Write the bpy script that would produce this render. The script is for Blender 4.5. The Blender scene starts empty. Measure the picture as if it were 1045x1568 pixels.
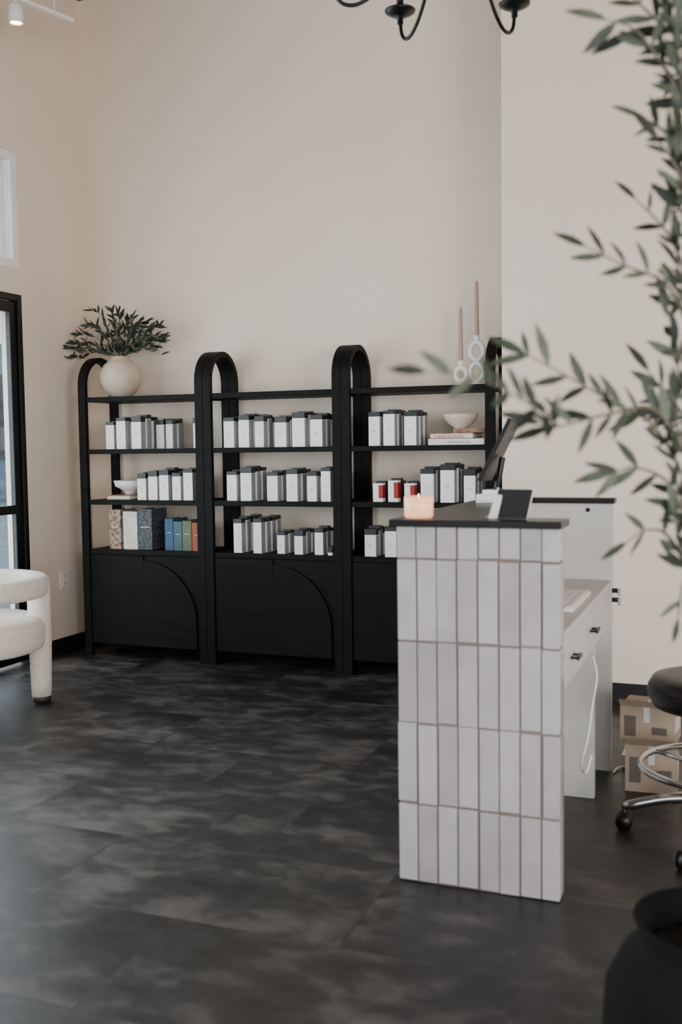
import bpy, math, random
from mathutils import Vector, Matrix
random.seed(7)
rnd=random.random
scene=bpy.context.scene

# ------------------------------------------------------------------ materials
def lin(c):
    return tuple(((x/255)/12.92 if x/255<=.04045 else (((x/255)+.055)/1.055)**2.4) for x in c)+(1,)
def mat(name,c,rough=.5,metal=0,c2=None,scale=5,detail=4,bump=0,bscale=60,stretch=None,lo=.35,hi=.65,emit=None,es=0,trans=0,sheen=0,rough2=None,spec=None):
    m=bpy.data.materials.new(name);m.use_nodes=True
    nt=m.node_tree;b=nt.nodes['Principled BSDF']
    b.inputs['Base Color'].default_value=lin(c);b.inputs['Roughness'].default_value=rough;b.inputs['Metallic'].default_value=metal
    if spec is not None:b.inputs['Specular IOR Level'].default_value=spec
    if sheen:b.inputs['Sheen Weight'].default_value=sheen
    if trans:b.inputs['Transmission Weight'].default_value=trans
    if emit:
        b.inputs['Emission Color'].default_value=lin(emit);b.inputs['Emission Strength'].default_value=es
    tc=nt.nodes.new('ShaderNodeTexCoord');mp=nt.nodes.new('ShaderNodeMapping')
    nt.links.new(tc.outputs['Object'],mp.inputs['Vector'])
    if stretch:
        mp.inputs['Scale'].default_value=stretch[:3]
        if len(stretch)>3: mp.inputs['Rotation'].default_value=(0,0,stretch[3])
    n=nt.nodes.new('ShaderNodeTexNoise');n.inputs['Scale'].default_value=scale;n.inputs['Detail'].default_value=detail
    nt.links.new(mp.outputs['Vector'],n.inputs['Vector'])
    r=nt.nodes.new('ShaderNodeValToRGB');r.color_ramp.elements[0].position=lo;r.color_ramp.elements[1].position=hi
    if c2 is None: c2=tuple(min(255,x*1.04+1) for x in c)
    r.color_ramp.elements[0].color=lin(c);r.color_ramp.elements[1].color=lin(c2)
    nt.links.new(n.outputs['Fac'],r.inputs['Fac']);nt.links.new(r.outputs['Color'],b.inputs['Base Color'])
    if rough2 is not None:
        mr=nt.nodes.new('ShaderNodeMapRange');mr.inputs['From Min'].default_value=.3;mr.inputs['From Max'].default_value=.7
        mr.inputs['To Min'].default_value=rough;mr.inputs['To Max'].default_value=rough2
        nt.links.new(n.outputs['Fac'],mr.inputs['Value']);nt.links.new(mr.outputs['Result'],b.inputs['Roughness'])
    if bump:
        n2=nt.nodes.new('ShaderNodeTexNoise');n2.inputs['Scale'].default_value=bscale;n2.inputs['Detail'].default_value=3
        nt.links.new(tc.outputs['Object'],n2.inputs['Vector'])
        bp=nt.nodes.new('ShaderNodeBump');bp.inputs['Strength'].default_value=bump;bp.inputs['Distance'].default_value=.01
        nt.links.new(n2.outputs['Fac'],bp.inputs['Height']);nt.links.new(bp.outputs['Normal'],b.inputs['Normal'])
    return m
def glassmat(name):
    m=bpy.data.materials.new(name);m.use_nodes=True;nt=m.node_tree
    nt.nodes.remove(nt.nodes['Principled BSDF']);o=nt.nodes['Material Output']
    t=nt.nodes.new('ShaderNodeBsdfTransparent');g=nt.nodes.new('ShaderNodeBsdfGlossy');g.inputs['Roughness'].default_value=.02
    t.inputs['Color'].default_value=(.92,.96,.97,1)
    x=nt.nodes.new('ShaderNodeMixShader');x.inputs['Fac'].default_value=.06
    nt.links.new(t.outputs[0],x.inputs[1]);nt.links.new(g.outputs[0],x.inputs[2]);nt.links.new(x.outputs[0],o.inputs['Surface'])
    return m
def floormat():
    m=bpy.data.materials.new('floor_charcoal_stone_tile');m.use_nodes=True;nt=m.node_tree;b=nt.nodes['Principled BSDF']
    N=nt.nodes.new;Lk=nt.links.new
    tc=N('ShaderNodeTexCoord')
    br=N('ShaderNodeTexBrick');br.offset=0.5;br.inputs['Scale'].default_value=1;br.inputs['Brick Width'].default_value=.92;br.inputs['Row Height'].default_value=.46;br.inputs['Mortar Size'].default_value=.0025
    br.inputs['Color1'].default_value=(1,1,1,1);br.inputs['Color2'].default_value=(.55,.55,.55,1);br.inputs['Mortar'].default_value=(.42,.42,.42,1);Lk(tc.outputs['Object'],br.inputs['Vector'])
    # each tile samples a different part of the stone pattern
    sc=N('ShaderNodeVectorMath');sc.operation='SCALE';sc.inputs['Scale'].default_value=3.0;Lk(br.outputs['Color'],sc.inputs[0])
    ad=N('ShaderNodeVectorMath');ad.operation='ADD';Lk(tc.outputs['Object'],ad.inputs[0]);Lk(sc.outputs['Vector'],ad.inputs[1])
    def noise(src,scale,detail,st,rot,dist=0,rg=.6):
        mp=N('ShaderNodeMapping');mp.inputs['Scale'].default_value=st;mp.inputs['Rotation'].default_value=(0,0,rot);Lk(src,mp.inputs['Vector'])
        n=N('ShaderNodeTexNoise');n.inputs['Scale'].default_value=scale;n.inputs['Detail'].default_value=detail;n.inputs['Roughness'].default_value=rg;n.inputs['Distortion'].default_value=dist
        Lk(mp.outputs['Vector'],n.inputs['Vector']);return n.outputs['Fac']
    big=noise(ad.outputs['Vector'],2.4,4,(1,1.4,1),.4,.2,.5);fine=noise(ad.outputs['Vector'],8,7,(1,1.6,1),-.35,.3,.6)
    mx=N('ShaderNodeMath');mx.operation='MULTIPLY_ADD';mx.inputs[1].default_value=.55;Lk(big,mx.inputs[0])
    m2=N('ShaderNodeMath');m2.operation='MULTIPLY';m2.inputs[1].default_value=.45;Lk(fine,m2.inputs[0]);Lk(m2.outputs[0],mx.inputs[2])
    r=N('ShaderNodeValToRGB');e=r.color_ramp.elements;e[0].position=.39;e[0].color=lin((30,29,29));e[1].position=.63;e[1].color=lin((94,89,85))
    k=e.new(.5);k.color=lin((50,48,47));Lk(mx.outputs[0],r.inputs['Fac'])
    mm=N('ShaderNodeMixRGB');mm.blend_type='MULTIPLY';mm.inputs['Fac'].default_value=.65;Lk(r.outputs['Color'],mm.inputs['Color1']);Lk(br.outputs['Color'],mm.inputs['Color2'])
    Lk(mm.outputs['Color'],b.inputs['Base Color'])
    mr=N('ShaderNodeMapRange');mr.inputs['From Min'].default_value=.35;mr.inputs['From Max'].default_value=.65;mr.inputs['To Min'].default_value=.36;mr.inputs['To Max'].default_value=.52
    Lk(mx.outputs[0],mr.inputs['Value']);Lk(mr.outputs['Result'],b.inputs['Roughness']);b.inputs['Specular IOR Level'].default_value=.42
    bp=N('ShaderNodeBump');bp.inputs['Strength'].default_value=.12;bp.inputs['Distance'].default_value=.01
    Lk(fine,bp.inputs['Height']);Lk(bp.outputs['Normal'],b.inputs['Normal'])
    return m
WALL=mat('wall_paint_cream',(230,212,194),.75,c2=(233,216,199),scale=1.5,bump=.08,bscale=90)
CEIL=mat('ceiling_wood_brown',(100,72,52),.7,c2=(124,92,68),scale=3,stretch=(1,8,1))
FLOOR=floormat()
BLACK=mat('black_oak_veneer',(17,16,15),.55,c2=(23,22,20),scale=3,stretch=(1,1,14),spec=.1)
BLKM=mat('black_metal',(14,14,15),.4,.3)
BASE=mat('baseboard_black',(18,17,17),.5)
BLKTOP=mat('black_counter_laminate',(20,19,19),.35,spec=.3)
WFRAME=mat('window_frame_white',(232,232,228),.5)
GLASS=glassmat('window_glass')
TILE=[mat('tile_glazed_%d'%i,c,.2,c2=d,scale=9,bump=.2,bscale=16) for i,(c,d) in enumerate([((166,157,160),(177,168,172)),((158,149,153),(170,161,165)),((173,164,167),(184,175,178))])]
GROUT=mat('grout_taupe',(118,104,98),.9)
WHITE=mat('white_melamine',(190,187,183),.45)
BOXW=mat('carton_white',(236,233,230),.45)
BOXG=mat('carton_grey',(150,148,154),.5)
BOXK=mat('carton_black_lid',(22,21,22),.4)
BOXR=mat('carton_red',(150,30,24),.5)
CERA=mat('ceramic_beige',(204,184,164),.6,c2=(214,196,178),scale=8,bump=.2,bscale=40)
CERW=mat('ceramic_white',(232,226,218),.45)
TAPER=mat('candle_wax_blush',(168,142,126),.5)
BOUC=mat('boucle_cream',(230,218,202),.95,c2=(240,230,217),scale=60,bump=.6,bscale=160,sheen=.3)
FOOT=mat('chair_foot_dark',(50,38,30),.5)
LEAF=[mat('olive_leaf_%d'%i,c,.55,c2=d,scale=20,spec=.25) for i,(c,d) in enumerate([((40,46,36),(54,60,46)),((64,70,57),(84,90,75)),((27,32,25),(38,44,34))])]
STEM=mat('olive_stem',(88,80,66),.8)
POTM=mat('pot_matte_black',(13,13,13),.85,c2=(18,18,18),scale=6,bump=.3,bscale=30,spec=.12)
SOIL=mat('potting_soil',(18,16,14),.95,bump=.8)
LEATH=mat('black_leather',(14,14,15),.38,bump=.15,bscale=120)
CHROME=mat('chrome',(200,200,200),.15,1)
CARD=mat('cardboard_pale',(168,148,130),.8,c2=(180,160,142),scale=6)
LABEL=mat('label_dark',(104,92,86),.6)
LABW=mat('label_white',(215,212,208),.6)
GLOW=mat('candle_wax_lit',(240,180,130),.4,emit=(255,160,90),es=3)
JAR=mat('candle_jar_peach',(238,195,170),.3,emit=(255,165,110),es=.95)
SCREEN=mat('dark_screen',(44,44,46),.25)
PLAST=mat('outlet_plastic_white',(228,224,218),.4)
LAMPE=mat('spot_lens_warm',(255,240,220),.4,emit=(255,225,190),es=8)
EXT=mat('exterior_concrete',(130,138,145),.9,c2=(150,156,162))
EXTB=mat('exterior_building',(100,115,130),.9,c2=(130,145,160),scale=.8)
BK={k:mat('book_'+k,c,.6,c2=d,scale=s,detail=2,lo=.45,hi=.55) for k,c,d,s in [
 ('tan',(120,96,80),(176,150,130),45),('white',(205,198,192),(222,216,210),30),('slate',(50,54,60),(80,84,90),60),
 ('blue',(40,72,104),(46,80,112),5),('teal',(58,84,92),(64,92,100),5),('green',(88,98,70),(96,106,78),5),('orange',(158,74,50),(168,84,58),5),
 ('cream',(214,200,180),(222,208,190),5),('brown',(120,84,66),(150,110,90),14)]}

# ------------------------------------------------------------------ mesh kit
class M:
    def __init__(s): s.v=[];s.f=[];s.m=[];s.sm=[];s.mats=[]
    def mi(s,m):
        if m not in s.mats:s.mats.append(m)
        return s.mats.index(m)
    def add(s,vs,fs,m,smooth=False,xf=None):
        o=len(s.v);k=s.mi(m)
        s.v+=[tuple(xf@Vector(p)) if xf else tuple(p) for p in vs]
        for f in fs:s.f.append(tuple(i+o for i in f));s.m.append(k);s.sm.append(smooth)
    def box(s,x0,x1,y0,y1,z0,z1,m,xf=None):
        vs=[(x0,y0,z0),(x1,y0,z0),(x1,y1,z0),(x0,y1,z0),(x0,y0,z1),(x1,y0,z1),(x1,y1,z1),(x0,y1,z1)]
        s.add(vs,[(0,3,2,1),(4,5,6,7),(0,1,5,4),(1,2,6,5),(2,3,7,6),(3,0,4,7)],m,False,xf)
    def lathe(s,prof,c,m,seg=32,xf=None,smooth=True):
        vs=[];fs=[];n=len(prof)
        for i in range(seg):
            a=2*math.pi*i/seg
            for r,z in prof: vs.append((c[0]+r*math.cos(a),c[1]+r*math.sin(a),c[2]+z))
        for i in range(seg):
            j=(i+1)%seg
            for k in range(n-1): fs.append((i*n+k,j*n+k,j*n+k+1,i*n+k+1))
        if prof[0][0]>1e-5: fs.append(tuple(i*n for i in range(seg))[::-1])
        if prof[-1][0]>1e-5: fs.append(tuple(i*n+n-1 for i in range(seg)))
        s.add(vs,fs,m,smooth,xf)
    def tube(s,pts,r,m,seg=8,closed=False,xf=None):
        pts=[Vector(p) for p in pts];n=len(pts)
        rs=r if isinstance(r,(list,tuple)) else [r]*n
        t0=(pts[1]-pts[0]).normalized();up=Vector((0,0,1)) if abs(t0.z)<.9 else Vector((1,0,0))
        nn=(up-t0*up.dot(t0)).normalized();vs=[]
        for i,p in enumerate(pts):
            if closed: t=(pts[(i+1)%n]-pts[i-1]).normalized()
            else: t=(pts[min(i+1,n-1)]-pts[max(i-1,0)]).normalized()
            nn=(nn-t*nn.dot(t)).normalized();bb=t.cross(nn)
            for k in range(seg):
                a=2*math.pi*k/seg;vs.append(p+(nn*math.cos(a)+bb*math.sin(a))*rs[i])
        fs=[];L=n if closed else n-1
        for i in range(L):
            j=(i+1)%n
            for k in range(seg): fs.append((i*seg+k,i*seg+(k+1)%seg,j*seg+(k+1)%seg,j*seg+k))
        if not closed: fs+= [tuple(range(seg))[::-1],tuple((n-1)*seg+k for k in range(seg))]
        s.add(vs,fs,m,True,xf)
    def leaf(s,p,d,nrm,L,W,m,curl=.15,xf=None):
        d=Vector(d).normalized();nrm=Vector(nrm);side=d.cross(nrm)
        if side.length<1e-3: side=d.cross(Vector((0,0,1)))
        side.normalize();up=side.cross(d)
        p=Vector(p);vs=[];prof=[(0,.06),(.2,.7),(.45,1),(.7,.8),(.9,.35),(1,.02)]
        for t,w in prof:
            c=p+d*L*t+up*(-curl*L*t*t)
            vs+=[c-side*W*.5*w+up*W*.12*w,c,c+side*W*.5*w+up*W*.12*w]
        fs=[]
        for i in range(len(prof)-1):
            a=i*3;fs+=[(a,a+1,a+4,a+3),(a+1,a+2,a+5,a+4)]
        s.add(vs,fs,m,True,xf)
    def obj(s,name,bevel=0,seg=2,loc=None,rotz=None,parent=None):
        me=bpy.data.meshes.new(name);me.from_pydata(s.v,[],s.f)
        for m in s.mats: me.materials.append(m)
        me.polygons.foreach_set('material_index',s.m);me.polygons.foreach_set('use_smooth',s.sm);me.update()
        o=bpy.data.objects.new(name,me);scene.collection.objects.link(o)
        if bevel:
            b=o.modifiers.new('bevel','BEVEL');b.width=bevel;b.segments=seg;b.limit_method='ANGLE';b.angle_limit=.7
        if loc:o.location=loc
        if rotz is not None:o.rotation_euler=(0,0,rotz)
        if parent:o.parent=parent
        return o
def smooth(pts,k=6,closed=False):
    P=[Vector(p) for p in pts];n=len(P);out=[]
    for i in range(n-1):
        a=P[max(i-1,0)];b=P[i];c=P[i+1];d=P[min(i+2,n-1)]
        for j in range(k):
            t=j/k;out.append(.5*((2*b)+(c-a)*t+(2*a-5*b+4*c-d)*t*t+(3*b-a-3*c+d)*t**3))
    out.append(P[-1]);return out

# ------------------------------------------------------------------ room
XL,YB,XC,YC,H=-3.862,5.523,-1.092,5.0,4.02
XR,YR=3.2,-2.8
m=M();m.box(XL-.15,XR+.15,YR-.15,YB+.15,-.1,0,FLOOR);m.obj('floor')
m=M();m.box(XL-.15,XR+.15,YR-.15,YB+.15,H,H+.1,CEIL);m.obj('ceiling')
m=M();m.box(XL-.15,XC,YB,YB+.15,0,H,WALL);m.obj('wall_back')
m=M();m.box(XC,XR+.15,YC,YB+.15,0,H,WALL);m.obj('wall_back_right')
def wall_open(name,axis,pos,t,a0,a1,ops,z1=H):
    """wall with rectangular openings; axis 'y' = runs along y at x=pos"""
    m=M()
    def bx(p0,p1,q0,q1):
        if p1-p0<1e-4 or q1-q0<1e-4:return
        if axis=='y': m.box(min(pos,pos+t),max(pos,pos+t),p0,p1,q0,q1,WALL)
        else: m.box(p0,p1,min(pos,pos+t),max(pos,pos+t),q0,q1,WALL)
    cols={}
    for o in ops: cols.setdefault((o[0],o[1]),[]).append((o[2],o[3]))
    cur=a0
    for (p0,p1),zs in sorted(cols.items()):
        bx(cur,p0,0,z1);cz=0
        for q0,q1 in sorted(zs): bx(p0,p1,cz,q0);cz=q1
        bx(p0,p1,cz,z1);cur=p1
    bx(cur,a1,0,z1);m.obj(name)
DY0,DY1=3.72,4.885
ops=[];wins=[(-1.9,-.2),(.1,1.75),(1.95,3.5)]
for a,b in wins: ops+=[(a,b,.3,2.134),(a,b,2.282,2.938)]
wall_open('wall_left','y',XL,-.15,YR-.15,DY0,ops)
m=M();m.box(XL-.15,XL,DY0,DY1,2.134,2.282,WALL);m.box(XL-.15,XL,DY0,DY1,2.938,H,WALL);m.obj('wall_left_header')
m=M();m.box(XL-.15,XL,DY1,YB,0,H,WALL);m.obj('wall_left_end')
rops=[(-2.6,-.6,.2,2.6),(.4,2.8,.2,2.9)]
wall_open('wall_rear','x',YR,-.15,XL,XR,rops)
rwops=[(-2.0,1.2,.2,2.9)]
wall_open('wall_right','y',XR,.15,YR-.15,YC,rwops)
wn=[0]
def window(axis,pos,a0,a1,z0,z1,fm,fw=.05,mull=0,dep=.05,off=-.055,rails=()):
    wn[0]+=1;m=M()
    def bx(p0,p1,q0,q1,d0,d1,mm):
        if axis=='y': m.box(pos+d0,pos+d1,p0,p1,q0,q1,mm)
        else: m.box(p0,p1,pos+d0,pos+d1,q0,q1,mm)
    d0,d1=off,off+dep
    bx(a0,a0+fw,z0,z1,d0,d1,fm);bx(a1-fw,a1,z0,z1,d0,d1,fm)
    bx(a0+fw,a1-fw,z0,z0+fw,d0,d1,fm);bx(a0+fw,a1-fw,z1-fw,z1,d0,d1,fm)
    for i in range(mull):
        c=a0+(a1-a0)*(i+1)/(mull+1);bx(c-.02,c+.02,z0+fw,z1-fw,d0,d1,fm)
    for r in rails: bx(a0+fw,a1-fw,r-.025,r+.025,d0,d1,fm)
    c=(d0+d1)/2;bx(a0+fw,a1-fw,z0+fw,z1-fw,c-.003,c+.003,GLASS)
    return m.obj('window_%d'%wn[0],bevel=.003)
window('y',XL,DY0,DY1,2.282,2.938,WFRAME)
for a,b in wins:
    window('y',XL,a,b,2.282,2.938,WFRAME);window('y',XL,a,b,.3,2.134,BLKM,mull=1)
for a,b,c,d in rops: window('x',YR,a,b,c,d,BLKM,mull=2)
for a,b,c,d in rwops: window('y',XR,a,b,c,d,BLKM,mull=2,off=.01)
# glazed black door
m=M()
x0,x1=XL-.06,XL+.004
m.box(x0,x1,DY0,DY0+.035,0,2.134,BLKM);m.box(x0,x1,DY1-.035,DY1,0,2.134,BLKM);m.box(x0,x1,DY0+.035,DY1-.035,2.095,2.134,BLKM)
a,b=DY0+.04,DY1-.04
x0,x1=XL-.045,XL-.012
m.box(x0,x1,a,a+.05,.02,2.09,BLKM);m.box(x0,x1,b-.05,b,.02,2.09,BLKM);m.box(x0,x1,a+.05,b-.05,2.03,2.09,BLKM)
m.box(x0,x1,a+.05,b-.05,.02,.10,BLKM);m.box(x0,x1,a+.05,b-.05,.88,.93,BLKM)
m.box(x0+.015,x0+.021,a+.05,b-.05,.10,.88,GLASS);m.box(x0+.015,x0+.021,a+.05,b-.05,.93,2.03,GLASS)
m.tube([(XL+.03,a+.04,.9),(XL+.03,a+.04,1.2)],.012,CHROME);m.box(x1,XL+.03,a+.03,a+.05,.92,.94,CHROME);m.box(x1,XL+.03,a+.03,a+.05,1.16,1.18,CHROME)
m.obj('door_1',bevel=.003)
# baseboards
bh=.095
m=M();m.box(XL,XC,YB-.012,YB,0,bh,BASE);m.obj('baseboard_back',bevel=.002)
m=M();m.box(XL,XL+.012,DY1+.01,YB-.012,0,bh,BASE);m.obj('baseboard_left',bevel=.002)
m=M();m.box(XC,XR,YC-.012,YC,0,bh,BASE);m.obj('baseboard_back_right',bevel=.002)
# exterior
m=M();m.box(-30,XL-.3,-20,25,-.25,-.12,EXT);m.obj('exterior_sidewalk')
m=M();m.box(-22,-18,-4,40,-.12,4,EXTB)
for i in range(15): m.box(-18,-17.95,-3+i*2.7,-1.5+i*2.7,1,3.2,SCREEN)
m.obj('exterior_building')
# outlet
m=M();y,z=5.2,.45
m.box(XL,XL+.007,y-.037,y+.037,z-.06,z+.06,PLAST)
for dz in(-.024,.024):
    m.box(XL+.007,XL+.010,y-.018,y+.018,z+dz-.015,z+dz+.015,PLAST);m.box(XL+.010,XL+.0105,y-.008,y-.005,z+dz-.006,z+dz+.006,BLACK);m.box(XL+.010,XL+.0105,y+.005,y+.008,z+dz-.006,z+dz+.006,BLACK)
m.obj('wall_outlet',bevel=.002)

# ------------------------------------------------------------------ arched shelves
XS,W,YS,D=-3.686,.841,5.152,.355
ZT,Z2,Z3,ZC,ZA=1.553,1.244,.943,.648,1.80
PW,TH=.05,.03
def arch(m,x0,x1,y0,y1,ztop):
    R=(y1-y0)/2;yc=(y0+y1)/2;zs=ztop-R;pts=[(y0,0)]
    pts.append((y0,zs));N=24
    for i in range(1,N): a=math.pi-math.pi*i/N;pts.append((yc+R*math.cos(a),zs+R*math.sin(a)))
    pts.append((y1,zs));pts.append((y1,0))
    inn=[(y0+TH,0),(y0+TH,zs)]
    for i in range(1,N): a=math.pi-math.pi*i/N;inn.append((yc+(R-TH)*math.cos(a),zs+(R-TH)*math.sin(a)))
    inn+=[(y1-TH,zs),(y1-TH,0)]
    n=len(pts);vs=[]
    for x in(x0,x1):
        vs+=[(x,)+p for p in pts]+[(x,)+p for p in inn]
    fs=[]
    for i in range(n-1):
        fs.append((i,i+1,n+i+1,n+i));o=2*n
        fs.append((o+i,o+n+i,o+n+i+1,o+i+1))
        fs.append((i,o+i,o+i+1,i+1));fs.append((n+i,n+i+1,o+n+i+1,o+n+i))
    fs.append((0,n,3*n,2*n));fs.append((n-1,o+n-1,o+2*n-1,2*n-1))
    m.add(vs,fs,BLACK)
for k in range(3):
    m=M();x0=XS+k*W+.001;x1=XS+(k+1)*W-.001
    arch(m,x0,x0+PW,YS,YS+D,ZA);arch(m,x1-PW,x1,YS,YS+D,ZA)
    a,b=x0+PW,x1-PW
    for z in(ZT,Z2,Z3,ZC): m.box(a,b,YS+.008,YS+D-.008,z-.028,z,BLACK)
    m.box(a,b,YS+.02,YS+D-.01,.075,ZC-.028,BLACK)
    c=(a+b)/2;f=YS+.02
    m.box(a+.003,c-.0015,f-.012,f,.08,ZC-.034,BLACK)           # left door
    m.box(c+.0015,b-.003,f-.004,f,.08,ZC-.034,BLACK)           # right door recess
    # quarter-arch raised panel on right door
    r=b-.02-c;zt=ZC-.06;N=20;P=[(c+.0015,.08),(b-.02,.08)]
    for i in range(N+1):
        t=math.pi/2*i/N;P.append((c+.0015+(r-.0015)*math.cos(t),zt-r+r*math.sin(t)))
    n=len(P);vs=[(p[0],f-.018,p[1]) for p in P]+[(p[0],f-.004,p[1]) for p in P]
    m.add(vs,[tuple(range(n))]+[(i,n+i,n+(i+1)%n,(i+1)%n) for i in range(n)],BLACK)
    m.obj('arched_bookcase',bevel=.002)

# ------------------------------------------------------------------ cartons on shelves
def kx(k): return XS+W*k
def carton(m,x,y,z,w,d,h,lid=.035,body=BOXW):
    m.box(x,x+w,y,y+d,z,z+h-lid,body)
    m.box(x-.0005,x+w+.0005,y-.0005,y+d+.0005,z+h-lid,z+h,BOXK)
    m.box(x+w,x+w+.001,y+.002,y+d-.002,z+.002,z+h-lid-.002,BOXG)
    m.box(x+w*.35,x+w*.65,y-.0008,y,z+h*.42,z+h*.44,BOXG)
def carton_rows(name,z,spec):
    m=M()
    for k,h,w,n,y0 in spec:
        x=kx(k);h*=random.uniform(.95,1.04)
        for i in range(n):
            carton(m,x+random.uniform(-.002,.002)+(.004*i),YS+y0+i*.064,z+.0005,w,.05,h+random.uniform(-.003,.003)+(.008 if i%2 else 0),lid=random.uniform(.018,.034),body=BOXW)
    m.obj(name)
r1=[(.189,.165,.055,2,.05),(.285,.185,.062,3,.04),(.407,.185,.064,3,.04),(.53,.165,.05,3,.15),(.60,.17,.045,2,.16),(.885,.18,.03,2,.06),
 (1.133,.175,.064,3,.04),(1.245,.185,.064,4,.04),(1.361,.17,.055,3,.05),(1.518,.175,.070,3,.03),(1.644,.195,.075,3,.03),(1.769,.175,.07,4,.04),
 (2.171,.175,.062,3,.04),(2.277,.195,.062,3,.03),(2.412,.185,.066,3,.04)]
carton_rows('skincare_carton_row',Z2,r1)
r2=[(.444,.165,.058,3,.04),(.532,.175,.06,3,.04),(.622,.175,.06,3,.04),(.718,.16,.055,3,.05),(.81,.175,.06,3,.04),
 (1.148,.165,.062,3,.04),(1.259,.185,.068,3,.03),(1.442,.165,.064,3,.05),(1.594,.185,.066,3,.03),(1.741,.165,.055,4,.04),(1.843,.185,.055,3,.03),
 (2.519,.175,.07,3,.03),(2.647,.195,.075,3,.03),(2.794,.175,.06,3,.04)]
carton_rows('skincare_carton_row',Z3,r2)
r3=[(1.201,.19,.05,4,.03),(1.345,.20,.05,4,.03),(1.518,.125,.045,3,.04),(1.645,.14,.05,3,.03),(1.785,.145,.05,3,.04),(1.885,.05,.026,1,.03),
 (2.14,.15,.064,3,.03),(2.28,.165,.064,3,.03),(2.44,.165,.064,3,.03)]
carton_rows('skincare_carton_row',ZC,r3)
m=M()
for k,h in((2.197,.10),(2.299,.115),(2.408,.10)):
    x=kx(k);z=Z3+.0005
    m.box(x,x+.055,YS+.04,YS+.09,z,z+h,BOXW);m.box(x+.032,x+.0555,YS+.0395,YS+.0905,z+.02,z+h-.01,BOXR);m.box(x,x+.055,YS+.095,YS+.14,z,z+h+.01,BOXK)
    m.box(x,x+.055,YS+.145,YS+.19,z,z+h-.004,BOXR)
m.obj('red_white_cartons',bevel=.001)
# standing books, lower left bay
m=M();zb0=ZC+.0005
for k0,k1,h,c in((.195,.288,.235,'tan'),(.31,.425,.225,'white'),(.437,.545,.24,'slate'),(.65,.715,.185,'blue'),(.72,.785,.17,'teal'),(.79,.86,.175,'green'),(.866,.925,.165,'orange')):
    a,b=kx(k0),kx(k1);y=YS+.05;dd=.17
    m.box(a,b,y,y+.003,zb0,zb0+h,BK[c]);m.box(a,a+.003,y+.003,y+dd,zb0,zb0+h,BK[c]);m.box(b-.003,b,y+.003,y+dd,zb0,zb0+h,BK[c])
    m.box(a+.003,b-.003,y+.003,y+dd-.006,zb0+.004,zb0+h-.005,LABW)
    m.box(a+.014,b-.014,y-.0006,y,zb0+h*.55,zb0+h*.57,BK['cream'])
m.obj('shelf_books')
# stacked books with bowl
m=M();a,b=kx(2.571),kx(2.925);zz=Z2+.0005
m.box(a,b,YS+.03,YS+.25,zz,zz+.004,LABW);m.box(a,b,YS+.03,YS+.034,zz+.004,zz+.028,LABW);m.box(a+.004,b-.004,YS+.034,YS+.247,zz+.004,zz+.028,BK['cream']);m.box(a,b,YS+.03,YS+.25,zz+.028,zz+.032,LABW)
z=zz+.032
m.box(a+.01,b-.06,YS+.035,YS+.24,z,z+.004,BK['brown']);m.box(a+.01,b-.06,YS+.035,YS+.039,z+.004,z+.026,BK['cream']);m.box(a+.014,b-.064,YS+.039,YS+.237,z+.004,z+.026,LABW);m.box(a+.01,b-.06,YS+.035,YS+.24,z+.026,z+.030,BK['brown'])
z+=.03
m.box(a+.13,b-.0,YS+.045,YS+.23,z,z+.022,BK['brown'])
bs=m.obj('stacked_books')
for t,px,pz,sz in(('THE NEW NATURAL',a+.10,Z2+.009,.014),('A SENSE OF PLACE',a+.03,Z2+.038,.019)):
    cu=bpy.data.curves.new('spine_text','FONT');cu.body=t;cu.size=sz;cu.extrude=.0003;cu.materials.append(BK['orange'] if 'SENSE' in t else LABEL)
    o=bpy.data.objects.new('spine_text',cu);scene.collection.objects.link(o);o.location=(px,YS+(.0295 if 'NEW' in t else .0345),pz);o.rotation_euler=(math.pi/2,0,0);o.parent=bs
m=M();m.lathe([(.0,0),(.035,0),(.038,.008),(.07,.03),(.09,.06),(.093,.078),(.088,.078),(.084,.06),(.062,.032),(0,.018)],(kx(2.745),YS+.14,Z2+.085),CERA);m.obj('ceramic_bowl')
m=M();a=kx(.18);zz=Z3+.0005;m.box(a,a+.16,YS+.05,YS+.25,zz,zz+.003,BK['brown']);m.box(a+.003,a+.157,YS+.053,YS+.25,zz+.003,zz+.022,BK['cream']);m.box(a,a+.16,YS+.05,YS+.25,zz+.022,zz+.026,BK['brown']);m.box(a,a+.003,YS+.05,YS+.25,zz+.003,zz+.022,BK['brown']);m.obj('flat_book')
m=M();m.lathe([(0,0),(.03,0),(.034,.018),(.05,.03),(.088,.05),(.098,.085),(.092,.086),(.08,.054),(.04,.036),(0,.032)],(kx(.30),YS+.15,Z3+.027),CERW);m.obj('footed_bowl')

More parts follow.
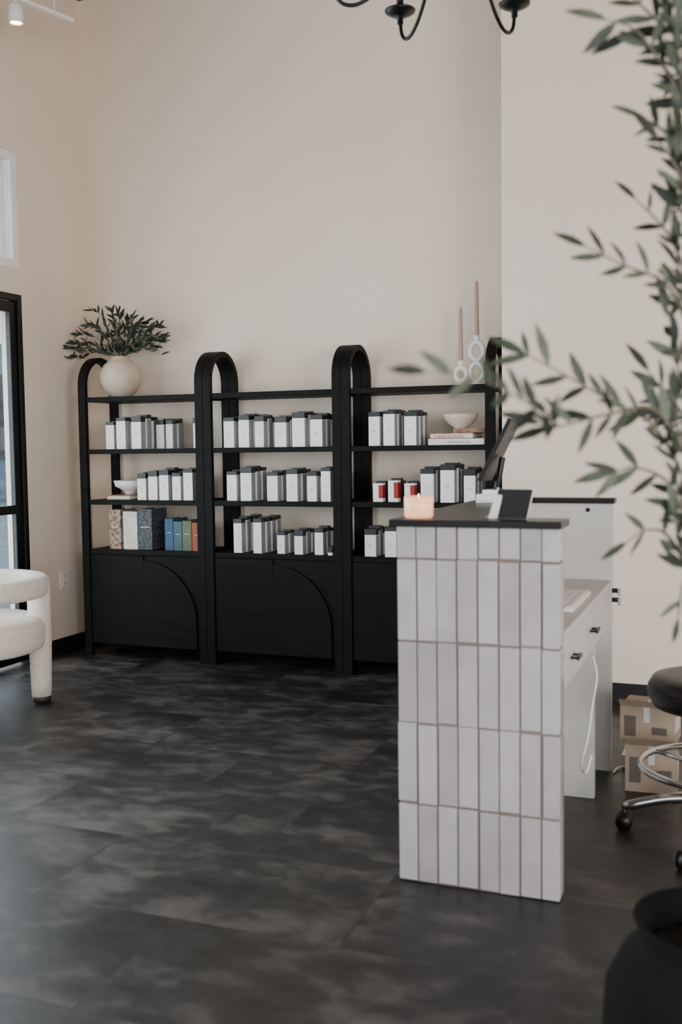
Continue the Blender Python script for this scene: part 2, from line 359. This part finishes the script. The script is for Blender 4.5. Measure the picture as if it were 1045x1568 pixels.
# ------------------------------------------------------------------ vase with olive branches
vx,vy,vz=-3.50,YS+.18,ZT+.0005
m=M()
m.lathe([(0,0),(.05,0),(.062,.006),(.10,.05),(.122,.10),(.122,.145),(.10,.195),(.07,.222),(.055,.232),(.056,.248),(.05,.248),(.048,.23),(.06,.21),(0,.19)],(vx,vy,vz),CERA,40)
for i in range(30):
    an=random.uniform(0,2*math.pi);sp=random.uniform(.05,.26);hgt=random.uniform(.05,.28)
    ex=math.cos(an)*sp*1.25;ey=math.sin(an)*min(sp,.13)
    if i<10: ex=(-.30 if i%2 else .33)*random.uniform(.7,1.1);ey=random.uniform(-.1,.06);hgt=random.uniform(-.02,.15)
    p0=Vector((vx,vy,vz+.2));p1=Vector((vx+ex*.12,vy+ey*.12,vz+.25));p2=Vector((vx+ex*.6,vy+ey*.6,vz+.26+max(hgt,.03)*.8));p3=Vector((vx+ex,vy+ey,vz+.25+hgt))
    path=smooth([p0,p1,p2,p3],7);m.tube(path,[.0028*(1-.6*j/len(path)) for j in range(len(path))],STEM,5)
    for j in range(8,len(path)):
        for sgn in(-1,1):
            if rnd()<.45:continue
            t=(path[j]-path[j-1]).normalized();s=Vector((random.uniform(-1,1),random.uniform(-1,.6),random.uniform(-.3,.9)))
            d=t*.7+s*.8
            q=path[j]
            L=random.uniform(.04,.072)
            if q.y+d.normalized().y*L>YB-.02: d.y=-abs(d.y)
            m.leaf(q,d,Vector((random.uniform(-.8,.8),-.8,random.uniform(-.4,.8))),L,random.uniform(.013,.02),random.choice(LEAF),curl=.2)
m.obj('olive_branch_vase')

# candle holders
def holder(name,x,y,h,ch):
    m=M();zt=ZT+.0005
    m.lathe([(0,0),(.03,0),(.032,.006),(.03,.012),(.016,.02)],(x,y,zt),CERW,24)
    n=max(1,round((h-.045)/.10));rh=(h-.045)/n/2
    for i in range(n):
        zc=zt+.018+rh*(2*i+1)
        pts=[(x+math.cos(a)*(rh*.66),y,zc+math.sin(a)*rh*.82) for a in [2*math.pi*j/24 for j in range(24)]]
        m.tube(pts,.013,CERW,10,closed=True)
    m.lathe([(0,0),(.012,0),(.017,.01),(.018,.03),(.012,.03),(.011,.018),(0,.018)],(x,y,zt+h-.03),CERW,20)
    m.lathe([(0,0),(.0125,0),(.0125,.02),(.010,ch-.012),(.006,ch-.003),(.0012,ch),(.0012,ch+.012),(0,ch+.012)],(x,y,zt+h-.012),TAPER,16)
    m.obj(name)
holder('taper_candle_holder',-1.385,YS+.18,.135,.29)
holder('taper_candle_holder',-1.300,YS+.19,.265,.295)

# ------------------------------------------------------------------ reception desk
xl,xr,yd,y2=-.901,-.443,2.738,3.964
hT,hd,zw,zb,y3=1.020,1.040,.73,.567,3.628
m=M()
m.box(xl+.003,xr-.003,yd+.003,yd+.06,0,hT,GROUT)          # near end wall core
m.box(xl+.003,-.76,yd+.06,y2,0,hT,GROUT)
m.box(-.76,-.752,yd+.06,y2,0,hT,WHITE)
m.box(xl+.012,xr-.004,yd+.06,yd+.066,0,hT,WHITE)
m.box(-.752,xr,y2-.04,y2,zw,hT,WHITE);m.box(-.752,xr,y2-.04,y2,0,zw,WHITE)
m.box(-.752,xr-.02,y3-.03,y3,0,zb,WHITE)
m.box(-.752,xr+.0,yd+.066,y2-.04,zw-.025,zw,WHITE)       # work surface
m.box(-.752,xr-.018,yd+.066,y2-.04,zb,zw-.025,WHITE)     # drawer carcass
for a,b in((yd+.07,yd+.50),(yd+.505,yd+.86),(yd+.865,y2-.045)):
    m.box(xr-.018,xr-.002,a,b,zb+.002,zw-.028,WHITE)
for yy,zz in((2.96,.635),(3.37,.64)):
    m.box(xr-.002,xr+.02,yy-.028,yy-.022,zz-.004,zz+.004,BLKM);m.box(xr-.002,xr+.02,yy+.022,yy+.028,zz-.004,zz+.004,BLKM);m.box(xr+.016,xr+.024,yy-.032,yy+.032,zz-.006,zz+.006,BLKM)
for zz in(.655,.69):
    m.tube([(xr-.004,y2-.02,zz),(xr+.022,y2-.02,zz)],.009,BLKM,12);m.box(xr+.02,xr+.034,y2-.024,y2-.016,zz-.02,zz+.008,CHROME)
m.tube([(-.53,y2-.046,.995),(-.53,y2-.036,.995)],.008,BLKM,12)
# black ledge
m.box(xl-.018,xr+.006,yd-.014,yd+.125,hT,hd,BLKTOP);m.box(xl-.018,-.742,yd+.125,y2+.014,hT,hd,BLKTOP);m.box(-.742,xr+.012,y2-.06,y2+.014,hT,hd,BLKTOP)
# stacked tiles
tw,th,g=.0585,.2338,.005
rows=[(.002,.229),(.229,.462),(.462,.696),(.696,.930),(.930,hT)]
def tilewall(n,put):
    for c in range(n[1]):
        a=c*tw;b=min((c+1)*tw,n[0])
        for r0,r1 in rows:
            dz=random.uniform(-.003,.003);dx=random.uniform(-.0014,.0014)
            put(a+g/2+dx,b-g/2+dx if b<n[0]-1e-6 else b,r0+g*.6+dz,r1-g*.6+dz if r1<1 else r1,random.uniform(0,.0025),random.choice(TILE))
tilewall((xr-xl,8),lambda a,b,c,d,t,mm:m.box(xl+a,xl+b,yd-t-.002,yd+.003,c,min(d,hT),mm))
tilewall((y2-yd-.013,21),lambda a,b,c,d,t,mm:m.box(xl-t,xl+.003,yd+.013+a,yd+.013+b,c,min(d,hT),mm))
tilewall((.06,2),lambda a,b,c,d,t,mm:m.box(xr-.003,xr+.001,yd+.003+min(a,.05),yd+.003+b,c,min(d,hT),mm))
m.obj('reception_desk',bevel=.0018)
# items on desk
e=.0005
m=M();cx,cy=-.853,2.80
m.lathe([(0,0),(.036,0),(.041,.005),(.042,.058),(.038,.062),(.036,.058),(.036,.045)],(cx,cy,hd+e),JAR,28);m.lathe([(0,.046),(.0358,.045)],(cx,cy,hd),GLOW,28)
m.lathe([(0,.05),(.003,.053),(.002,.064),(0,.07)],(cx,cy,hd),LAMPE,8);m.obj('lit_candle_jar')
m=M();C=Vector((-.796,3.6,1.225));xf=Matrix.Translation(C)@Matrix.Rotation(math.radians(27),4,'Y')
m.box(-.007,.007,-.085,.085,-.12,.12,BLKM,xf);m.box(-.0085,-.007,-.078,.078,-.112,.112,SCREEN,xf)
m.tube([(-.81,3.6,1.065),(-.80,3.6,1.12),(-.785,3.6,1.2)],.011,BLKM,12)
m.box(-.87,-.765,3.55,3.65,hd+e,hd+.03,PLAST);m.box(-.85,-.78,3.565,3.635,hd+.03,hd+.045,PLAST)
m.obj('tablet_stand',bevel=.003)
m=M();RZ=Matrix.Translation((-.595,2.80,hd+e))@Matrix.Rotation(math.radians(-14),4,'Z');xf=RZ@Matrix.Rotation(math.radians(-28),4,'X')
m.box(-.052,.052,0,.008,.004,.092,SCREEN,xf);m.box(-.056,-.052,-.001,.01,.0,.096,PLAST,xf)
m.box(-.056,.052,.008,.014,0.004,.096,PLAST,xf)
m.add([(-.058,-.01,0),(-.058,.07,0),(-.058,.045,.08),(-.034,-.01,0),(-.034,.07,0),(-.034,.045,.08)],[(0,1,2),(3,5,4),(0,3,4,1),(1,4,5,2),(0,2,5,3)],PLAST,False,RZ)
m.obj('card_terminal',bevel=.002)
m=M();m.box(-.60,-.47,3.15,3.55,zw+e,zw+.012,PLAST)
for i in range(5):
    for j in range(14): m.box(-.592+i*.024,-.572+i*.024,3.16+j*.027,3.183+j*.027,zw+.012,zw+.017,LABW)
m.obj('keyboard',bevel=.002)
m=M();m.tube(smooth([(-.43,3.3,.566),(-.42,3.32,.5),(-.425,3.25,.42),(-.43,3.2,.34),(-.44,3.12,.27),(-.42,3.08,.26),(-.41,3.12,.30)],8),.004,PLAST,8);m.obj('white_charging_cord')
m=M();m.box(-.41,-.33,4.00,4.10,e,.045,PLAST);m.box(-.41,-.34,4.10,4.2,e,.10,PLAST)
m.tube(smooth([(-.36,4.0,.03),(-.33,3.97,.02),(-.41,3.97,.008),(-.43,3.9,.006)]),.004,PLAST,6);m.obj('power_strip',bevel=.004)

# shipping cartons
def ship(name,x,y,z,w,d,h,rot):
    m=M();xf=Matrix.Translation((x,y,z))@Matrix.Rotation(rot,4,'Z')
    m.box(0,w,0,d,0,h,CARD,xf);m.box(w*.42,w*.58,-.001,d+.001,h,h+.001,LABW,xf)
    m.box(w*.08,w*.3,-.0012,0,h*.2,h*.75,LABEL,xf);m.box(w*.6,w*.88,-.0012,0,h*.3,h*.5,LABEL,xf);m.box(w*.44,w*.56,-.0014,0,h*.6,h,LABW,xf)
    m.box(w,w+.0012,d*.2,d*.8,h*.3,h*.7,LABW,xf)
    m.add([(0,0,h),(w,0,h),(w,-.03,h+.03),(0,-.03,h+.03)],[(0,1,2,3)],CARD,False,xf)
    m.obj(name,bevel=.002)
ship('shipping_carton',-.37,3.72,e,.18,.17,.168,.04)
ship('shipping_carton',-.39,3.735,.171,.185,.17,.135,-.10)

# ------------------------------------------------------------------ stool
m=M();sx,sy=-.05,3.35
m.lathe([(0,.415),(.16,.415),(.20,.425),(.215,.455),(.215,.485),(.20,.51),(.15,.522),(0,.52)],(sx,sy,0),LEATH,40)
m.tube([(sx+math.cos(a)*.212,sy+math.sin(a)*.212,.47) for a in [2*math.pi*j/36 for j in range(36)]],.006,LEATH,8,closed=True)
m.lathe([(0,.10),(.03,.10),(.03,.26),(.022,.26),(.022,.40),(.07,.405),(.07,.415),(0,.415)],(sx,sy,0),CHROME,24)
m.tube([(sx+math.cos(a)*.235,sy+math.sin(a)*.235,.23) for a in [2*math.pi*j/48 for j in range(48)]],.011,CHROME,10,closed=True)
for i in range(3):
    a=2*math.pi*i/3+.5;m.tube([(sx,sy,.22),(sx+math.cos(a)*.235,sy+math.sin(a)*.235,.23)],.008,CHROME,8)
for i in range(5):
    a=math.pi+.02+2*math.pi*i/5;c,s=math.cos(a),math.sin(a)
    m.tube(smooth([(sx+c*.02,sy+s*.02,.13),(sx+c*.15,sy+s*.15,.115),(sx+c*.285,sy+s*.285,.075)],5),[.02]*5+[.017]*5+[.012],CHROME,10)
    for sg in(-1,1):
        o=Vector((sx+c*.285-s*sg*.014,sy+s*.285+c*sg*.014,.0275));q=Vector((-s,c,0))*.008
        m.tube([o-q,o+q],.027,BLKM,16)
    m.tube([(sx+c*.285,sy+s*.285,.03),(sx+c*.285,sy+s*.285,.08)],.008,BLKM,8)
m.obj('rolling_stool')

# ------------------------------------------------------------------ boucle barrel chair
m=M();cx,cy,Rr=-3.47,3.94,.315;a0=math.radians(41)
ang=[a0+math.radians(t) for t in range(-105,106,5)]
sec=[]
for k in range(24):
    t=2*math.pi*k/24;c,s=math.cos(t),math.sin(t);pw=.55
    sec.append((.048*math.copysign(abs(c)**pw,c),.052*math.copysign(abs(s)**pw,s)))
vs=[];n=len(ang);ns=len(sec)
for a in ang:
    for dr,dz in sec: vs.append((cx+(Rr+dr)*math.cos(a),cy+(Rr+dr)*math.sin(a),.585+dz))
fs=[(i*ns+k,(i+1)*ns+k,(i+1)*ns+(k+1)%ns,i*ns+(k+1)%ns) for i in range(n-1) for k in range(ns)]+[tuple(range(ns)),tuple((n-1)*ns+k for k in range(ns))[::-1]]
m.add(vs,fs,BOUC,True)
m.lathe([(0,.27),(.30,.27),(.335,.285),(.345,.32),(.345,.385),(.33,.42),(.30,.435),(0,.445)],(cx,cy,0),BOUC,48)
for a,top in((a0-math.radians(3),.60),(a0-math.radians(103),.60),(a0+math.radians(103),.60)):
    x,y=cx+Rr*math.cos(a),cy+Rr*math.sin(a)
    m.tube([(x,y,.03),(x,y,.10),(x,y,.3),(x,y,.45),(x,y,.60)],[.048,.050,.056,.056,.056],BOUC,20)
    m.lathe([(0,0.0005),(.042,0.0005),(.046,.03),(0,.03)],(x,y,0),FOOT,20)
    m.lathe([(.056,0),(.054,.012),(.045,.024),(.02,.032),(0,.033)],(x,y,.60),BOUC,20)
m.obj('boucle_armchair')

# ------------------------------------------------------------------ chandelier
m=M();CX,CY=-.84,3.21;fa=math.atan2(.967,-.253)
hub=2.965
m.tube([(CX,CY,hub-.1),(CX,CY,H-.02)],.010,BLKM,12)
m.lathe([(0,-.03),(.055,-.03),(.065,0),(0,0)],(CX,CY,H),BLKM,24)
m.lathe([(0,-.16),(.012,-.15),(.02,-.12),(.012,-.09),(.03,-.06),(.038,-.02),(.03,.02),(.012,.05),(.01,.08)],(CX,CY,hub),BLKM,24)
for i in range(6):
    a=fa+math.radians(30+60*i);c,s=math.cos(a),math.sin(a)
    P=[(.02,hub-.02),(.07,hub-.055),(.15,hub-.165),(.235,hub-.275),(.30,hub-.322),(.35,hub-.325),(.382,hub-.295),(.392,hub-.24)]
    m.tube(smooth([(CX+c*r,CY+s*r,z) for r,z in P],8),.0065,BLKM,10)
    x,y,z=CX+c*.392,CY+s*.392,hub-.25
    m.lathe([(0,-.01),(.011,-.01),(.011,.012),(.03,.018),(.052,.030),(.054,.036),(.02,.034),(.014,.034),(.014,.05),(0,.05)],(x,y,z),BLKM,28)
    m.lathe([(0,.05),(.0125,.05),(.0125,.16),(0,.16)],(x,y,z),BLKM,16)
    m.lathe([(0,.16),(.008,.16),(.015,.185),(.012,.215),(.003,.245),(0,.247)],(x,y,z),CERW,12)
m.obj('chandelier')

# track light
m=M()
p,q=Vector((-3.45,4.88,3.6)),Vector((-3.72,3.9,3.6))
d=(q-p).normalized();sd=Vector((-d.y,d.x,0))*.012
vs=[p-sd,p+sd,q+sd,q-sd];m.add([v+Vector((0,0,-.009)) for v in vs]+[v+Vector((0,0,.009)) for v in vs],[(0,3,2,1),(4,5,6,7),(0,1,5,4),(1,2,6,5),(2,3,7,6),(3,0,4,7)],WFRAME)
for t in(.12,.88):
    o=p.lerp(q,t);m.tube([o,(o.x,o.y,H)],.005,WFRAME,8)
for t in(.365,.8):
    o=p.lerp(q,t)
    m.tube([o,(o.x,o.y,3.56)],.008,WFRAME,8)
    m.lathe([(0,0),(.022,-.0),(.036,-.012),(.038,-.10),(.034,-.10),(.032,-.09)],(o.x,o.y,3.57),WFRAME,24)
    m.lathe([(0,-.094),(.034,-.094)],(o.x,o.y,3.57),LAMPE,24)
m.obj('track_light')

# ------------------------------------------------------------------ potted olive tree (local frame, rotated)
m=M()
m.lathe([(0,0.0005),(.10,0.0005),(.115,.01),(.165,.09),(.195,.19),(.19,.27),(.16,.33),(.135,.355),(.13,.375),(.142,.40),(.136,.402),(.122,.375),(.12,.34)],(0,0,0),POTM,48)
m.lathe([(0,.345),(.125,.343)],(0,0,0),SOIL,32)
def branch(pts,r0=.004,L=.074,step=.036,dens=1,start=.1,Wf=.25):
    P=smooth(pts,8);tot=sum((P[i+1]-P[i]).length for i in range(len(P)-1))
    m.tube(P,[r0*(1-.75*i/len(P)) for i in range(len(P))],STEM,6)
    acc=0;nxt=tot*start;sg=1
    for i in range(len(P)-1):
        seg=(P[i+1]-P[i]).length
        while acc+seg>nxt:
            q=P[i].lerp(P[i+1],(nxt-acc)/seg);t=(P[i+1]-P[i]).normalized()
            for k in(1,-1):
                if rnd()>dens*.82:continue
                up=Vector((random.uniform(-.25,.25),random.uniform(-.6,.6),1)).normalized()
                sd=(up-t*up.dot(t)).normalized()*k
                dd=t*random.uniform(.5,1.0)+sd*random.uniform(.35,.95)+Vector((0,random.uniform(-.4,.4),0))
                l=L*random.uniform(.65,1.1);m.leaf(q,dd,Vector((random.uniform(-.8,.8),-1,random.uniform(-.5,.8))),l,l*random.uniform(Wf*.8,Wf*1.2),random.choice(LEAF),curl=random.uniform(-.1,.35))
            nxt+=step
        acc+=seg
    t=(P[-1]-P[-2]).normalized();m.leaf(P[-1],t,(0,-1,.3),L,L*Wf,random.choice(LEAF))
def trunk(pts,r0,r1):
    P=smooth(pts,8);m.tube(P,[r0+(r1-r0)*i/len(P) for i in range(len(P))],STEM,10)
trunk([(0,0,.33),(.02,.01,.7),(-.005,0,1.1),(.02,0,1.5),(-.01,0,1.9),(.01,0,2.3)],.013,.004)
trunk([(.01,0,.6),(-.02,.02,.9),(-.045,.02,1.2),(-.05,0,1.5),(-.06,0,1.75),(-.05,0,2.0)],.008,.003)
trunk([(.01,0,.8),(.08,.02,1.2),(.12,.03,1.7),(.15,0,2.2)],.008,.003)
B=branch
B([(-.055,0,1.80),(-.10,0,1.87),(-.15,-.01,1.93),(-.20,-.01,1.95)])
B([(-.05,0,1.90),(-.12,.02,1.97),(-.17,.02,2.02)])
B([(-.055,.02,1.84),(-.09,.02,1.90),(-.12,.02,1.92)],L=.06)
B([(-.058,0,1.72),(-.10,.02,1.78),(-.135,.02,1.80)],L=.055)
B([(-.055,0,1.62),(-.09,-.03,1.70),(-.12,-.03,1.745)])
B([(-.05,0,1.50),(-.085,.02,1.60),(-.14,.03,1.665)],L=.05,dens=.7)
B([(-.05,0,1.42),(-.10,-.02,1.51),(-.18,-.03,1.545),(-.24,-.03,1.575)],L=.06,step=.04,dens=.85)
B([(-.045,0,1.15),(-.12,-.03,1.27),(-.20,-.05,1.315),(-.28,-.06,1.36),(-.345,-.06,1.395)],L=.072)
B([(-.045,0,1.20),(-.13,-.06,1.30),(-.22,-.12,1.295),(-.31,-.14,1.275),(-.34,-.15,1.28)],L=.072,dens=.95)
B([(-.31,-.14,1.275),(-.36,-.26,1.295),(-.46,-.37,1.335),(-.54,-.41,1.345)],L=.055,step=.038,r0=.0025,dens=.75,Wf=.28)
B([(-.04,0,1.05),(-.09,-.02,1.17),(-.15,-.03,1.205),(-.19,-.03,1.20)],L=.072)
B([(-.03,0,.98),(-.08,.02,1.08),(-.12,.02,1.095),(-.155,.02,1.075)],L=.055)
B([(-.05,0,1.35),(-.08,-.02,1.40),(-.10,-.02,1.47)],L=.065)
B([(-.05,0,1.28),(-.085,.03,1.33),(-.115,.03,1.37)],L=.065)
B([(-.03,0,1.1),(-.07,-.03,1.02),(-.085,-.04,.95)],L=.045,step=.06)
for i in range(18):
    z=random.uniform(.95,2.2);a=random.uniform(-1.1,1.9);l=random.uniform(.12,.3)
    B([(.02,0,z),(.02+math.cos(a)*l*.5,math.sin(a)*l*.5,z+.07),(.02+math.cos(a)*l,math.sin(a)*l,z+.1)],L=.07,step=.04)
for z in(1.02,1.12,1.22,1.31,1.4,1.48,1.55,1.62,1.68,1.76,1.82,1.9,1.95):
    B([(-.045,0,z),(-.07,random.uniform(-.04,.03),z+.05),(-.085,-.02,z+.10)],L=.064,step=.03)
m.obj('potted_olive_tree',loc=(-.03,1.88,0),rotz=math.radians(21.3))

# ------------------------------------------------------------------ lights
def area(name,loc,target,sx,sy,power,col):
    l=bpy.data.lights.new(name,'AREA');l.shape='RECTANGLE';l.size=sx;l.size_y=sy;l.energy=power;l.color=col
    o=bpy.data.objects.new(name,l);scene.collection.objects.link(o);o.location=loc
    o.rotation_euler=(Vector(target)-Vector(loc)).to_track_quat('-Z','Y').to_euler();return o
area('daylight_left',(XL-.35,1.7,1.6),(0,1.7,1.3),4.0,2.6,280,(.86,.93,1))
area('daylight_door',(XL-.45,4.3,1.1),(0,3.6,.2),1.0,1.9,40,(.88,.94,1))
area('daylight_rear',(1.6,YR-.35,1.6),(.9,3,1.6),2.6,2.6,210,(1,.96,.94))
area('daylight_rear_left',(-1.6,YR-.35,1.5),(-1.4,3,1.5),2.1,2.4,35,(1,.93,.86))
area('daylight_right',(XR+.35,-.4,1.6),(-1.0,4.5,1.8),3.0,2.6,340,(1,.945,.925))
w=bpy.data.worlds.new('World');scene.world=w;w.use_nodes=True
bg=w.node_tree.nodes['Background'];bg.inputs['Color'].default_value=(.82,.91,1,1);bg.inputs['Strength'].default_value=1.8

# ------------------------------------------------------------------ camera
yaw,pitch,roll,f=map(float,(21.3001,3.7291,.7555,1568.24))
a,b,r=map(math.radians,(yaw,pitch,roll))
F=Vector((-math.sin(a)*math.cos(b),math.cos(a)*math.cos(b),-math.sin(b)));R=Vector((math.cos(a),math.sin(a),0));U=R.cross(F)
R2=R*math.cos(r)-U*math.sin(r);U2=U*math.cos(r)+R*math.sin(r)
cam=bpy.data.cameras.new('camera');co=bpy.data.objects.new('camera',cam);scene.collection.objects.link(co)
mx=Matrix((R2,U2,-F)).transposed().to_4x4();mx.translation=Vector((0,0,1.25));co.matrix_world=mx
cam.sensor_fit='HORIZONTAL';cam.sensor_width=24;cam.lens=f*24/1045.33;cam.clip_start=.05
cam.dof.use_dof=True;cam.dof.focus_distance=5.6;cam.dof.aperture_fstop=2.6
scene.camera=co
